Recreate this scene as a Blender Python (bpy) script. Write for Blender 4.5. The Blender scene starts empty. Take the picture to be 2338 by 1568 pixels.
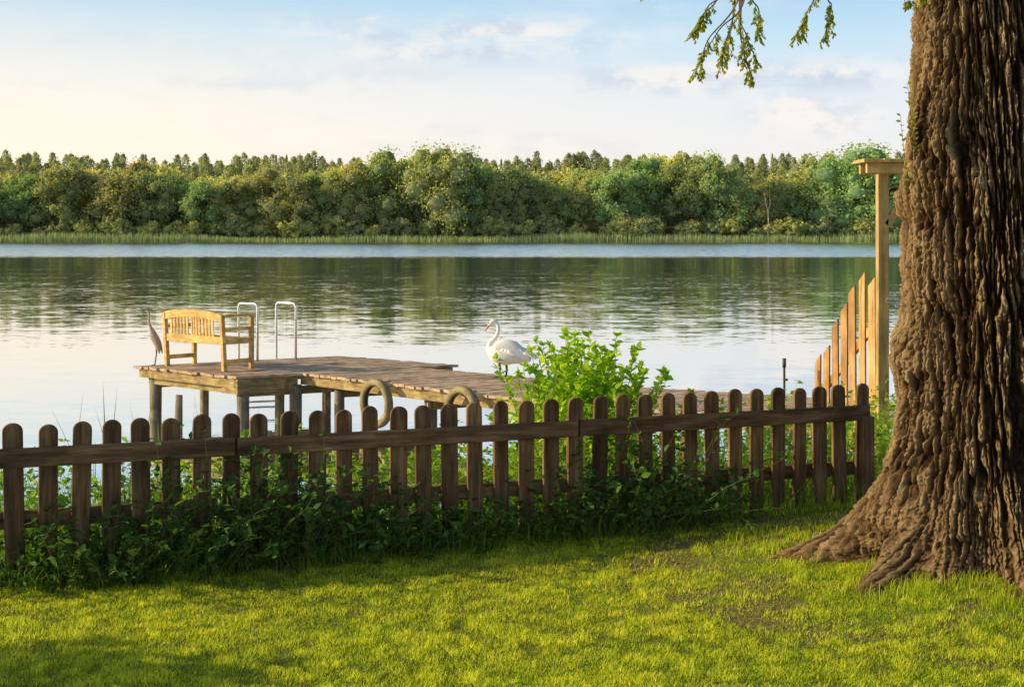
import bpy, math, random
import numpy as np
from mathutils import Vector, Matrix
random.seed(7); RNG=np.random.default_rng(7)
scn=bpy.context.scene; COL=scn.collection
scn.view_settings.view_transform='Standard'
try: scn.view_settings.look='None'
except Exception: pass
scn.view_settings.exposure=0

# ------------------------------------------------------------ noise
def _h(ix,iy,iz,seed):
    n=(ix*374761393+iy*668265263+iz*1442695041+seed*974634777)&0xFFFFFFFF
    n=((n^(n>>13))*1274126177)&0xFFFFFFFF
    n=n^(n>>16)
    return (n&0xFFFFFF)/float(0xFFFFFF)
def vn(x,y,z,seed=0):
    fx=np.floor(x);fy=np.floor(y);fz=np.floor(z)
    ix=fx.astype(np.int64);iy=fy.astype(np.int64);iz=fz.astype(np.int64)
    tx=x-fx;ty=y-fy;tz=z-fz
    tx=tx*tx*(3-2*tx);ty=ty*ty*(3-2*ty);tz=tz*tz*(3-2*tz)
    def L(a,b,t): return a+(b-a)*t
    r=[]
    for dz in (0,1):
        a=L(_h(ix,iy,iz+dz,seed),_h(ix+1,iy,iz+dz,seed),tx)
        b=L(_h(ix,iy+1,iz+dz,seed),_h(ix+1,iy+1,iz+dz,seed),tx)
        r.append(L(a,b,ty))
    return L(r[0],r[1],tz)
def fbm(x,y,z,seed=0,o=3):
    s=0;a=1;t=0
    for i in range(o):
        s=s+a*vn(x*2**i,y*2**i,z*2**i,seed+i*17);t+=a;a*=.5
    return s/t
def sstep(t): t=np.clip(t,0,1); return t*t*(3-2*t)

# ------------------------------------------------------------ scene helpers
def thing(o,label,cat,group=None,kind=None):
    o["label"]=label;o["category"]=cat
    if group:o["group"]=group
    if kind:o["kind"]=kind
    return o
def empty(name,loc,label,cat,group=None):
    e=bpy.data.objects.new(name,None);e.location=loc;e.empty_display_size=.2;COL.objects.link(e)
    return thing(e,label,cat,group)
def np_mesh(name,V,F,mat=None,rnd=None,smooth=False,attr="rnd"):
    V=np.asarray(V,dtype=np.float32);F=np.asarray(F,dtype=np.int32);k=F.shape[1]
    m=bpy.data.meshes.new(name)
    m.vertices.add(len(V));m.vertices.foreach_set("co",V.ravel())
    m.loops.add(F.size);m.loops.foreach_set("vertex_index",F.ravel())
    m.polygons.add(len(F));m.polygons.foreach_set("loop_start",np.arange(0,F.size,k,dtype=np.int32))
    try: m.polygons.foreach_set("loop_total",np.full(len(F),k,dtype=np.int32))
    except Exception: pass
    if smooth: m.polygons.foreach_set("use_smooth",np.ones(len(F),dtype=bool))
    if rnd is not None:
        a=m.attributes.new(attr,'FLOAT','POINT');a.data.foreach_set("value",np.asarray(rnd,dtype=np.float32))
    m.update(calc_edges=True);m.validate()
    if mat: m.materials.append(mat)
    return m
def obj(name,mesh,parent=None,loc=(0,0,0)):
    o=bpy.data.objects.new(name,mesh);o.location=loc
    if parent:o.parent=parent
    COL.objects.link(o);return o

class MB:
    def __init__(s,M=None): s.v=[];s.f=[];s.M=M or Matrix.Identity(4)
    def add(s,vs,fs):
        b=len(s.v)
        s.v+= [tuple(s.M@Vector(p)) for p in vs]
        s.f+= [tuple(b+i for i in f) for f in fs]
    def box(s,c,d):
        x,y,z=c;a,b,e=d[0]/2,d[1]/2,d[2]/2
        vs=[(x+i*a,y+j*b,z+k*e) for i in(-1,1) for j in(-1,1) for k in(-1,1)]
        s.add(vs,[(0,1,3,2),(4,6,7,5),(0,4,5,1),(2,3,7,6),(0,2,6,4),(1,5,7,3)])
    def slab(s,q,z0,z1):
        vs=[(p[0],p[1],z0) for p in q]+[(p[0],p[1],z1) for p in q];n=len(q)
        s.add(vs,[tuple(range(n))[::-1],tuple(range(n,2*n))]+[(i,(i+1)%n,n+(i+1)%n,n+i) for i in range(n)])
    def beam(s,p,q,w,h,up=(0,0,1)):
        p=Vector(p);q=Vector(q);t=(q-p).normalized();u=Vector(up)
        if abs(t.dot(u))>.95:u=Vector((1,0,0))
        sd=t.cross(u).normalized();n=sd.cross(t)
        vs=[]
        for c in(p,q):
            for a,b in((-1,-1),(1,-1),(1,1),(-1,1)): vs.append(c+sd*a*w/2+n*b*h/2)
        s.add(vs,[(3,2,1,0),(4,5,6,7),(0,1,5,4),(1,2,6,5),(2,3,7,6),(3,0,4,7)])
    def tube(s,pts,rad,n=8):
        pts=[Vector(p) for p in pts]
        if not hasattr(rad,'__len__'):rad=[rad]*len(pts)
        ref=Vector((0,0,1));vs=[];fs=[]
        t0=(pts[1]-pts[0]).normalized()
        if abs(t0.dot(ref))>.9:ref=Vector((1,0,0))
        a=t0.cross(ref).normalized()
        for i,p in enumerate(pts):
            t=(pts[min(i+1,len(pts)-1)]-pts[max(i-1,0)]).normalized()
            a=(a-t*a.dot(t)).normalized();b=t.cross(a)
            for k in range(n):
                w=2*math.pi*k/n;vs.append(p+(a*math.cos(w)+b*math.sin(w))*rad[i])
        for i in range(len(pts)-1):
            for k in range(n):
                fs.append((i*n+k,i*n+(k+1)%n,(i+1)*n+(k+1)%n,(i+1)*n+k))
        fs.append(tuple(range(n))[::-1]);fs.append(tuple(range((len(pts)-1)*n,len(pts)*n)))
        s.add(vs,fs)
    def mesh(s,name,mat,smooth=False,origin=(0,0,0)):
        m=bpy.data.meshes.new(name);o=Vector(origin)
        m.from_pydata([tuple(Vector(p)-o) for p in s.v],[],s.f);m.materials.append(mat)
        if smooth:
            for p in m.polygons:p.use_smooth=len(p.vertices)<=4
        m.update();return m
def bevel(o,w=.004,seg=2):
    b=o.modifiers.new("bevel",'BEVEL');b.width=w;b.segments=seg;b.limit_method='ANGLE'
    return o

# ------------------------------------------------------------ materials
class NT:
    def __init__(s,nt): s.nt=nt
    def n(s,t,inputs=None,**kw):
        nd=s.nt.nodes.new(t)
        for k,v in kw.items(): setattr(nd,k,v)
        if inputs:
            for k,v in inputs.items():
                if isinstance(v,bpy.types.NodeSocket): s.nt.links.new(v,nd.inputs[k])
                else: nd.inputs[k].default_value=v
        return nd
    def math(s,op,a,b=0.0,c=0.0,clamp=False):
        nd=s.n('ShaderNodeMath',{0:a,1:b,2:c},operation=op);nd.use_clamp=clamp;return nd.outputs[0]
    def vm(s,op,a,b=(0,0,0)):
        nd=s.n('ShaderNodeVectorMath',{0:a,1:b},operation=op);return nd.outputs['Value' if op in('LENGTH','DOT_PRODUCT') else 'Vector']
    def ramp(s,fac,stops,interp='LINEAR'):
        nd=s.n('ShaderNodeValToRGB',{'Fac':fac});cr=nd.color_ramp;cr.interpolation=interp
        while len(cr.elements)<len(stops):cr.elements.new(.5)
        for e,(p,c) in zip(cr.elements,stops):
            e.position=p;e.color=(c[0],c[1],c[2],1)
        return nd.outputs[0]
    def mix(s,f,a,b,bt='MIX'):
        nd=s.n('ShaderNodeMix',data_type='RGBA',blend_type=bt)
        for i,v in((0,f),(6,a),(7,b)):
            if isinstance(v,bpy.types.NodeSocket): s.nt.links.new(v,nd.inputs[i])
            else: nd.inputs[i].default_value=v if i==0 else (v[0],v[1],v[2],1)
        return nd.outputs[2]
    def mr(s,v,a,b,c,d,smooth=True):
        nd=s.n('ShaderNodeMapRange',{0:v,1:a,2:b,3:c,4:d});
        if smooth: nd.interpolation_type='SMOOTHSTEP'
        return nd.outputs[0]
    def noise(s,vec,scale,detail=4,rough=.55,out=0):
        return s.n('ShaderNodeTexNoise',{'Vector':vec,'Scale':scale,'Detail':detail,'Roughness':rough}).outputs[out]
def newmat(name):
    m=bpy.data.materials.new(name);m.use_nodes=True;nt=m.node_tree;nt.nodes.clear()
    t=NT(nt);out=t.n('ShaderNodeOutputMaterial');return m,t,out
def bsdf(t,out,col,rough=.7,normal=None,metal=0,spec=.4,**kw):
    d={'Base Color':col if isinstance(col,bpy.types.NodeSocket) else (*col,1),'Roughness':rough,'Metallic':metal,'Specular IOR Level':spec}
    if normal is not None:d['Normal']=normal
    d.update(kw)
    b=t.n('ShaderNodeBsdfPrincipled',d);t.nt.links.new(b.outputs[0],out.inputs[0]);return b
def wood(name,dark,mid,light,scale=(30,30,2.5),rough=.75,green=None,vary=.35,bs=.5):
    m,t,out=newmat(name)
    tc=t.n('ShaderNodeTexCoord').outputs['Object'];oi=t.n('ShaderNodeObjectInfo').outputs['Random']
    off=t.n('ShaderNodeCombineXYZ',{0:t.math('MULTIPLY',oi,7.3),1:t.math('MULTIPLY',oi,3.1),2:t.math('MULTIPLY',oi,11.7)}).outputs[0]
    v=t.vm('ADD',tc,off);v1=t.vm('MULTIPLY',v,scale)
    n1=t.noise(v1,1.0,6,.65);n2=t.noise(v,3.0,3)
    col=t.ramp(n1,[(.3,dark),(.5,mid),(.72,light)])
    br=t.math('MULTIPLY_ADD',oi,vary,1-vary/2)
    br=t.math('MULTIPLY',br,t.mr(n2,.3,.7,.7,1.25))
    col=t.mix(1.0,col,t.n('ShaderNodeCombineXYZ',{0:br,1:br,2:br}).outputs[0],'MULTIPLY')
    if green: 
        n3=t.noise(v,5.0,5);col=t.mix(t.mr(n3,.5,.7,0,.7),col,green)
    bp=t.n('ShaderNodeBump',{'Strength':bs,'Distance':.004,'Height':n1}).outputs[0]
    bsdf(t,out,col,rough,bp,spec=.25);return m
def leafmat(name,c1,c2,c3,trans=.45,objvar=0.0,rough=.5,spec=.3,tc=None):
    m,t,out=newmat(name)
    a=t.n('ShaderNodeAttribute',attribute_name='rnd').outputs['Fac']
    col=t.ramp(a,[(0,c1),(.5,c2),(1,c3)])
    if objvar:
        oi=t.n('ShaderNodeObjectInfo').outputs['Random']
        br=t.math('MULTIPLY_ADD',oi,objvar,1-objvar/2)
        yl=t.math('MULTIPLY_ADD',t.math('FRACT',t.math('MULTIPLY',oi,17.0)),objvar,1-objvar/2)
        col=t.mix(1.0,col,t.n('ShaderNodeCombineXYZ',{0:t.math('MULTIPLY',br,yl),1:br,2:br}).outputs[0],'MULTIPLY')
    b=t.n('ShaderNodeBsdfPrincipled',{'Base Color':col,'Roughness':rough,'Specular IOR Level':spec})
    tcol=t.mix(1.0,col,tc or (1.5,1.45,.6),'MULTIPLY')
    tr=t.n('ShaderNodeBsdfTranslucent',{'Color':tcol})
    mx=t.n('ShaderNodeMixShader',{0:trans,1:b.outputs[0],2:tr.outputs[0]})
    t.nt.links.new(mx.outputs[0],out.inputs[0]);return m
def plain(name,col,rough=.5,metal=0,nscale=20,amt=.25,bump=.1,spec=.4):
    m,t,out=newmat(name);tc=t.n('ShaderNodeTexCoord').outputs['Object']
    n=t.noise(tc,nscale,5);k=t.mr(n,.3,.7,1-amt,1+amt)
    c=t.mix(1.0,col,t.n('ShaderNodeCombineXYZ',{0:k,1:k,2:k}).outputs[0],'MULTIPLY')
    bp=t.n('ShaderNodeBump',{'Strength':bump,'Distance':.01,'Height':n}).outputs[0]
    bsdf(t,out,c,rough,bp,metal,spec);return m

M_fence=wood("fence_wood",(.055,.028,.012),(.165,.088,.040),(.36,.22,.11))
M_rail=wood("rail_wood",(.06,.034,.017),(.18,.102,.050),(.36,.23,.12),scale=(3,30,30))
M_side=wood("side_fence_wood",(.24,.11,.04),(.47,.26,.10),(.60,.38,.18))
M_deck=wood("deck_wood",(.26,.17,.11),(.50,.36,.24),(.66,.51,.36),scale=(6,6,20),vary=0)
M_beam=wood("beam_wood",(.20,.13,.055),(.42,.30,.13),(.58,.45,.22),scale=(5,5,25),green=(.14,.13,.05))
M_pile=wood("pile_wood",(.09,.075,.05),(.24,.20,.14),(.40,.34,.25),scale=(18,18,3),green=(.10,.10,.05))
M_bench=wood("bench_wood",(.42,.25,.08),(.68,.43,.145),(.80,.57,.24),scale=(8,8,30))
M_gate=wood("gate_wood",(.29,.18,.065),(.52,.35,.14),(.64,.46,.22),scale=(25,25,2.5))
M_metal=plain("aluminium_tube",(.8,.8,.8),.35,.7,30,.1,.02)
M_steel=plain("zinc_steel",(.5,.5,.48),.4,.8,60,.2,.05)
M_pole=plain("rusty_pole",(.08,.07,.05),.7,.3)
M_white=plain("swan_feather",(.88,.87,.85),.75,0,45,.06,.5,.2)
M_black=plain("black_skin",(.02,.02,.02),.5)
M_orange=plain("beak_orange",(.65,.17,.03),.4)
M_crane=plain("crane_feather",(.42,.32,.26),.8,0,50,.35,.4,.2)
M_craneleg=plain("crane_leg",(.18,.14,.11),.6)
M_tyre=plain("weathered_tyre",(.25,.20,.10),.7,0,9,.35,.12,.35)
M_rope=plain("rope_fibre",(.3,.25,.16),.9)
M_birch=plain("birch_bark",(.6,.58,.52),.8,0,1.2,.3)
M_wall=plain("white_plaster",(.75,.74,.7),.8)
M_roof=plain("roof_tile",(.30,.26,.24),.8)
M_lf_tree=leafmat("hazed_forest_leaf",(.20,.27,.18),(.37,.46,.17),(.68,.69,.19),.38,.42,.8,.05,tc=(1.4,1.4,.8))  # pale blue-green low tones put the distance haze into the leaf colour
M_lf_pine=leafmat("hazed_pine_needle",(.26,.31,.21),(.37,.42,.22),(.52,.54,.24),.35,.3,.8,.05)  # needles lightened, aerial haze painted into their colour
M_lf_reed=leafmat("reed_leaf",(.24,.32,.16),(.33,.42,.20),(.44,.50,.25),.3)
M_lf_bush=leafmat("bush_leaf",(.18,.34,.02),(.34,.54,.03),(.56,.70,.06),.58)
M_lf_bank=leafmat("bank_leaf",(.13,.27,.02),(.26,.45,.03),(.46,.60,.05),.5)
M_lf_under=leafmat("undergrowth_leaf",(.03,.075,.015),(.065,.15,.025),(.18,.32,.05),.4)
M_lf_willow=leafmat("hanging_leaf",(.20,.26,.03),(.36,.42,.05),(.54,.56,.08),.5)
M_grass=leafmat("lawn_blade",(.18,.29,.013),(.52,.64,.028),(.92,.90,.10),.5,tc=(1.25,1.2,.55))
M_stem=plain("green_stem",(.16,.17,.05),.7)
M_twig=plain("brown_twig",(.16,.11,.06),.8)

# bark
m,t,out=newmat("bark");M_bark=m
tc=t.n('ShaderNodeTexCoord').outputs['Object']
rg=t.n('ShaderNodeAttribute',attribute_name='ridge').outputs['Fac']
n1=t.noise(t.vm('MULTIPLY',tc,(120,120,20)),1.0,6,.75);n2=t.noise(tc,2.2,4)
n3=t.noise(t.vm('MULTIPLY',tc,(220,220,80)),1.0,4,.65)
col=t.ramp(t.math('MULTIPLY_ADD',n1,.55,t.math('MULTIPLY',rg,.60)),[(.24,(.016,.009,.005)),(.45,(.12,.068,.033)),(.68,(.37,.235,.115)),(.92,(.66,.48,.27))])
col=t.mix(t.mr(n2,.55,.8,0,.4),col,(.22,.18,.08))
hh=t.math('ADD',n1,t.math('MULTIPLY',n3,.7))
bsdf(t,out,col,.9,t.n('ShaderNodeBump',{'Strength':1.0,'Distance':.024,'Height':hh}).outputs[0],spec=.1)

# ground
m,t,out=newmat("earth_and_turf");M_ground=m
tc=t.n('ShaderNodeTexCoord').outputs['Object']
n1=t.noise(tc,2.0,6);n2=t.noise(tc,25,5)
col=t.ramp(n2,[(.3,(.13,.085,.035)),(.6,(.23,.18,.07)),(.8,(.30,.27,.08))])
col=t.mix(t.mr(n1,.45,.65,0,.7),col,(.18,.24,.03))
bsdf(t,out,col,.95,t.n('ShaderNodeBump',{'Strength':.8,'Distance':.03,'Height':n2}).outputs[0],spec=.1)

# water
m,t,out=newmat("lake_water");M_water=m
tc=t.n('ShaderNodeTexCoord').outputs['Object']
sp=t.n('ShaderNodeSeparateXYZ',{0:tc});Y=sp.outputs[1]
big=t.noise(t.vm('MULTIPLY',tc,(.006,.03,1)),1.0,4)
Yw=t.math('ADD',Y,t.math('MULTIPLY_ADD',big,60,-30))
ruf=t.mr(Yw,165,205,0,1)
mid=t.mr(Y,25,75,.35,1)
pat=t.mr(t.noise(t.vm('MULTIPLY',tc,(.05,.16,1)),1.0,4),.35,.65,.6,1.3)
amp=t.math('MULTIPLY_ADD',ruf,.35,t.math('MULTIPLY',t.math('MULTIPLY',mid,.085),pat))
w1=t.vm('SUBTRACT',t.noise(t.vm('MULTIPLY',tc,(.9,2.2,1)),1.0,3,.6,1),(.5,.5,.5))
w2=t.vm('SUBTRACT',t.noise(t.vm('MULTIPLY',tc,(4,9,1)),1.0,2,.5,1),(.5,.5,.5))
w=t.vm('ADD',w1,t.vm('MULTIPLY',w2,(.65,.65,.65)))
sc=t.n('ShaderNodeVectorMath',{0:w,'Scale':amp},operation='SCALE').outputs[0]
sc=t.vm('MULTIPLY',sc,(.6,1,0))
bias=t.n('ShaderNodeCombineXYZ',{0:0.0,1:t.math('MULTIPLY',ruf,-.055),2:1.0}).outputs[0]
nn=t.vm('NORMALIZE',t.vm('ADD',sc,bias))
df=t.n('ShaderNodeBsdfDiffuse',{'Color':(.14,.18,.16,1)})
gl=t.n('ShaderNodeBsdfGlossy',{'Color':(.98,.99,.98,1),'Roughness':.03,'Normal':nn})
lw=t.n('ShaderNodeLayerWeight',{'Blend':.5}).outputs['Facing']
mx=t.n('ShaderNodeMixShader',{0:t.mr(lw,.0,.85,.25,.92,False),1:df.outputs[0],2:gl.outputs[0]})
t.nt.links.new(mx.outputs[0],out.inputs[0])

# ------------------------------------------------------------ camera, sun, world
cam=bpy.data.cameras.new("camera");co=bpy.data.objects.new("camera",cam);COL.objects.link(co)
co.location=(0,0,1.7);co.rotation_euler=(math.radians(90),0,0);cam.lens=50;cam.sensor_width=36
cam.shift_y=-.1065;cam.clip_end=5000;scn.camera=co
EL=math.radians(20);AZ=math.radians(-92);S=Vector((math.sin(AZ)*math.cos(EL),math.cos(AZ)*math.cos(EL),math.sin(EL))).normalized()
sl=bpy.data.lights.new("sun",'SUN');so=bpy.data.objects.new("sun",sl);COL.objects.link(so)
sl.energy=5.0;sl.angle=math.radians(.6);sl.color=(1,.80,.44);so.rotation_euler=(-S).to_track_quat('-Z','Y').to_euler()
so.location=(-20,2,12)
W=bpy.data.worlds.new("World");scn.world=W;W.use_nodes=True;W.node_tree.nodes.clear();t=NT(W.node_tree)
out=t.n('ShaderNodeOutputWorld')
sky=t.n('ShaderNodeTexSky',sky_type='NISHITA');sky.sun_disc=False;sky.sun_elevation=EL;sky.sun_rotation=AZ;sky.dust_density=2.0
d=t.n('ShaderNodeTexCoord').outputs['Generated'];sx=t.n('ShaderNodeSeparateXYZ',{0:d})
z=sx.outputs[2];x=sx.outputs[0]
g=t.ramp(t.math('MULTIPLY',z,4.0),[(0,(.97,.90,.79)),(.2,(.91,.89,.87)),(.38,(.81,.87,.93)),(.54,(.58,.79,.94)),(.68,(.39,.66,.89)),(1,(.28,.52,.80))])
warm=t.mr(x,-.45,.3,1,0)
warm=t.math('MULTIPLY',warm,t.mr(z,.02,.22,1,0))
g=t.mix(t.math('MULTIPLY',warm,.9),g,(1.16,1.0,.77))
def cl(cx,cz,ax,az):
    q=t.vm('MULTIPLY',t.vm('SUBTRACT',d,(cx,0,cz)),(1/ax,0,1/az))
    return t.mr(t.vm('LENGTH',q),.25,1.1,1,0)
nz=t.noise(t.vm('MULTIPLY',d,(9,9,48)),1.0,7,.62)
nz2=t.noise(t.vm('MULTIPLY',d,(26,26,46)),1.0,6,.6)
c1=t.math('MULTIPLY',cl(-.03,.137,.18,.024),t.mr(nz,.36,.58,0,1))
c2=t.math('MULTIPLY',cl(.16,.108,.17,.017),t.mr(nz,.34,.55,0,1))
c3=t.math('MULTIPLY',cl(.205,.083,.062,.028),t.mr(nz2,.36,.52,0,1))
c4=t.math('MULTIPLY',t.mr(t.noise(t.vm('MULTIPLY',d,(3,3,26)),1.0,6,.6),.45,.75,0,.45),t.mr(z,.2,.6,1,.5))
cc=t.math('MAXIMUM',t.math('MAXIMUM',c1,c2),t.math('MAXIMUM',c3,c4))
ccol=t.mix(t.mr(nz2,.38,.60,0,1),(.60,.69,.82),(.97,.92,.87))
g=t.mix(t.math('MULTIPLY',cc,.85),g,ccol)
g10=t.vm('MULTIPLY',g,(1/.14,1/.14,1/.14))
fin=t.mix(t.mr(z,.2,.45,0,1),g10,sky.outputs[0])
bg=t.n('ShaderNodeBackground',{'Color':fin,'Strength':.14});t.nt.links.new(bg.outputs[0],out.inputs[0])

# ------------------------------------------------------------ terrain
FX,FY=-2.43,6.96
FD=np.array([4.6,1.9]);FL=np.linalg.norm(FD);FD=FD/FL;FN=np.array([-FD[1],FD[0]])
def sdist(x,y): return (x-FX)*FN[0]+(y-FY)*FN[1]
TX,TY=2.5,7.3
def ground_z(x,y):
    x=np.asarray(x,dtype=float);y=np.asarray(y,dtype=float)
    s=sdist(x,y);L=4.2+10*sstep(x/5.5)
    z=-2.3*sstep(((s-.15)/L)*.85)
    near=np.clip(1-np.hypot(x-TX,y-TY)/2.0,0,1)
    z=z+(.14+.10*(fbm(x*3,y*3,x*0,8)-.5))*near**1.2*(s<3)
    z=z+.03*(fbm(x*1.3,y*1.3,x*0,3)-.5)*(y<30)
    far=sstep((y-536)/14)*2.9+sstep((y-560)/120)*16
    return z+far
xs=np.concatenate([np.linspace(-900,-12,25),np.linspace(-10,10,160),np.linspace(12,900,25)])
ys=np.concatenate([np.linspace(-40,2,12),np.linspace(2.5,20,140),np.linspace(24,520,14),np.linspace(530,700,40),np.linspace(760,1500,6)])
gx,gy=np.meshgrid(xs,ys);gz=ground_z(gx,gy)
V=np.stack([gx.ravel(),gy.ravel(),gz.ravel()],1);nx=len(xs);ny=len(ys)
ii,jj=np.meshgrid(np.arange(nx-1),np.arange(ny-1));b=(jj*nx+ii).ravel()
F=np.stack([b,b+1,b+nx+1,b+nx],1)
o=obj("ground",np_mesh("ground",V,F,M_ground,smooth=True));thing(o,"grassy lawn and bank sloping down into the lake","ground",kind="structure")
mb=MB();mb.add([(-900,7.5,0),(900,7.5,0),(900,565,0),(-900,565,0)],[(0,1,2,3)])
o=obj("water",mb.mesh("water",M_water),loc=(0,0,-1.3));thing(o,"calm lake reflecting the woods and pale sky","water",kind="structure")

# ------------------------------------------------------------ scattering
LT=np.array([(0,0,0),(-.22,.22,.05),(.22,.22,.05),(0,.22,0),(-.28,.58,.05),(.28,.58,.05),(0,.58,-.02),(0,1,-.08)])
LF=np.array([(0,3,1),(0,2,3),(1,3,6),(1,6,4),(3,2,5),(3,5,6),(4,6,7),(6,5,7)])
BT=np.array([(-1,0,0),(1,0,0),(-.8,.18,.55),(.8,.18,.55),(0,.75,1)])
BF=np.array([(0,1,3),(0,3,2),(2,3,4)])
def norm(a): return a/np.maximum(np.linalg.norm(a,axis=1,keepdims=True),1e-9)
def frames(d,n):
    Yv=norm(d);X=norm(np.cross(Yv,n));Z=np.cross(X,Yv)
    return np.stack([X,Yv,Z],2)
def scatter(T,F,pos,R,scl,rnd):
    N=len(pos);k=len(T)
    v=T[None]*scl[:,None,:] if scl.ndim==2 else T[None]*scl[:,None,None]
    v=np.einsum('nij,nkj->nki',R,v)+pos[:,None,:]
    f=F[None]+(np.arange(N)*k)[:,None,None]
    return v.reshape(-1,3),f.reshape(-1,3),np.repeat(rnd,k)
def cat(parts):
    vs=[];fs=[];rs=[];b=0
    for v,f,r in parts: vs.append(v);fs.append(f+b);rs.append(r);b+=len(v)
    return np.concatenate(vs),np.concatenate(fs),np.concatenate(rs)
def leaves(pos,dirs,size,rnd,wid=1.0,up=None):
    N=len(pos);n=RNG.normal(size=(N,3))*.45+np.array([0,0,1.0])
    R=frames(dirs,n);scl=np.stack([size*wid,size,size],1)
    return scatter(LT,LF,pos,R,scl,rnd)
def blades(pos,h,w,bend,rnd):
    N=len(pos);a=RNG.uniform(0,2*math.pi,N);c,s=np.cos(a),np.sin(a);R=np.zeros((N,3,3))
    R[:,0,0]=c;R[:,0,1]=-s;R[:,1,0]=s;R[:,1,1]=c;R[:,2,2]=1
    return scatter(BT,BF,pos,R,np.stack([w,bend,h],1),rnd)

# lawn blades
N=310000
y=5.0+4.6*RNG.random(N*2)**1.15;x=(RNG.random(N*2)*2-1)*(.375*y+.25)
s=sdist(x,y);dt=np.hypot(x-TX,y-TY)
pat=fbm(x*2.6,y*2.6,x*0,5);p2=fbm(x*7,y*7,x*0,6)
keep=(s<.25)&(dt>.5)&~((dt<1.9)&(pat+.7*(p2-.5)>.54)&(RNG.random(N*2)<.75))
x=x[keep][:N];y=y[keep][:N];pat=pat[keep][:N];s=s[keep][:N];N=len(x);dt=np.hypot(x-TX,y-TY)
tuft=fbm(x*13,y*13,x*0,9,2);tu2=fbm(x*3.2,y*3.2,x*0,29,2)
h=(.009+.017*RNG.random(N)**1.4)*(.4+1.2*tuft)
near=np.clip((1.9-dt)/1.2,0,1)
h*=1+near*(1.8*sstep((tu2-.42)/.25))*RNG.random(N)
w=.0013+.0013*RNG.random(N)
h*=1+1.6*sstep((s+.35)/.4)*RNG.random(N)
rn=np.clip(.30+.36*fbm(x*1.2,y*1.2,x*0,21)+.9*(tuft-.5)+RNG.normal(size=N)*.26-near*.08,0,1)
pos=np.stack([x,y,ground_z(x,y)-.003],1)
v1_=blades(pos,h,w,h*RNG.uniform(.1,1.4,N),rn)
n=9000;a=RNG.uniform(math.radians(150),math.radians(330),n);rr=RNG.uniform(.62,1.4,n)
x=TX+rr*np.cos(a);y=TY+rr*np.sin(a);tt=fbm(x*6,y*6,x*0,77,2);k_=(tt>.52);x=x[k_];y=y[k_];tt=tt[k_];n=len(x)
pos=np.stack([x,y,ground_z(x,y)-.004],1);h=RNG.uniform(.025,.085,n)*(.4+2.5*(tt-.45))
v2_=blades(pos,h,RNG.uniform(.0012,.0022,n),h*RNG.uniform(.2,1.1,n),np.clip(RNG.normal(.4,.25,n),0,1))
v,f,r=cat([v1_,v2_])
o=obj("lawn_grass",np_mesh("lawn_grass",v,f,M_grass,r));thing(o,"short sunlit green lawn grass","grass",kind="stuff")

# ------------------------------------------------------------ tree trunk
nth,nz_=1300,860
zz=np.linspace(-.12,4.4,nz_);th=np.linspace(0,2*math.pi,nth,endpoint=False)
TH,ZZ=np.meshgrid(th,zz)
R=np.interp(ZZ,[-.15,0,.2,.45,.7,1.0,1.5,2.0,2.4,3,4.6],[.68,.62,.55,.505,.482,.472,.458,.435,.395,.355,.33])
for td,am,wd,fa in[(185,.72,.22,.27),(213,.66,.17,.19),(239,.30,.13,.24),(264,.46,.17,.20),(302,.46,.18,.2),(340,.4,.2,.2),(25,.4,.25,.2),(80,.4,.3,.2),(135,.38,.25,.2)]:
    dd=(TH-math.radians(td)+.16*np.sin(ZZ*3+td)+math.pi)%(2*math.pi)-math.pi
    wv=wd*(1+.8*sstep(ZZ/.8))
    R+=am*np.exp(-np.maximum(ZZ,-.05)/fa)*np.exp(-(dd/wv)**2)
    R+=.04*np.exp(-(dd/.2)**2)*np.exp(-np.maximum(ZZ,0)/1.5)
dd=(TH-math.radians(284)+math.pi)%(2*math.pi)-math.pi
R-=.2*np.exp(-(dd/.15)**2)*np.exp(-((ZZ-.3)/.3)**2)
cx=np.cos(TH);sy=np.sin(TH)
R+=.06*(fbm(cx*2.2,sy*2.2,ZZ*.9,31)-.5)
for td,bz,rr,am in[(186,1.12,.12,.07),(192,1.0,.09,.04),(200,2.2,.16,.05),(180,1.88,.10,.06),(225,2.05,.2,.06),(215,1.5,.15,.035)]:
    da=((TH-math.radians(td)+math.pi)%(2*math.pi)-math.pi)*.45
    q=np.exp(-(da**2+(ZZ-bz)**2*.7)/rr**2);R+=am*q*(.5+1.0*fbm(cx*9,sy*9,ZZ*9,51))
xr,yr=R*cx,R*sy
low=sstep((.7-ZZ)/.6)
R+=.06*(fbm(xr*9,yr*9,ZZ*9,55)-.5)*low
wx=(fbm(cx*2.5,sy*2.5,ZZ*1.5,61)-.5)*.9
wm=(fbm(cx*9,sy*9,ZZ*4,62,2)-.5)
tw=TH+.08*ZZ+wx*.15+wm*.045+(fbm(cx*30,sy*30,ZZ*20,63,2)-.5)*.035
a,b=np.cos(tw)*.47,np.sin(tw)*.47
def P_(fr,fz,seed,lo,hi):
    n=np.abs(2*vn(a*fr,b*fr,ZZ*fz,seed)-1);return sstep((n-lo)/(hi-lo))
r0=P_(46,2.6,70,.03,.34);r1=P_(88,6.5,71,.02,.36);r2=P_(160,18,72,.0,.4);r3=P_(48,20,74,.0,.20)
xl,yl=R*np.cos(tw),R*np.sin(tw)
q4=np.abs(2*vn(xl*44,yl*44,ZZ*24,81)-1);r4=sstep(q4/.34);q5=np.abs(2*vn(xl*90,yl*90,ZZ*60,82)-1);r5=sstep(q5/.4)
n3=vn(a*190,b*190,ZZ*110,73);n5=vn(a*105,b*105,ZZ*48,75);n4=fbm(a*18,b*18,ZZ*4,76,2)
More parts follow.
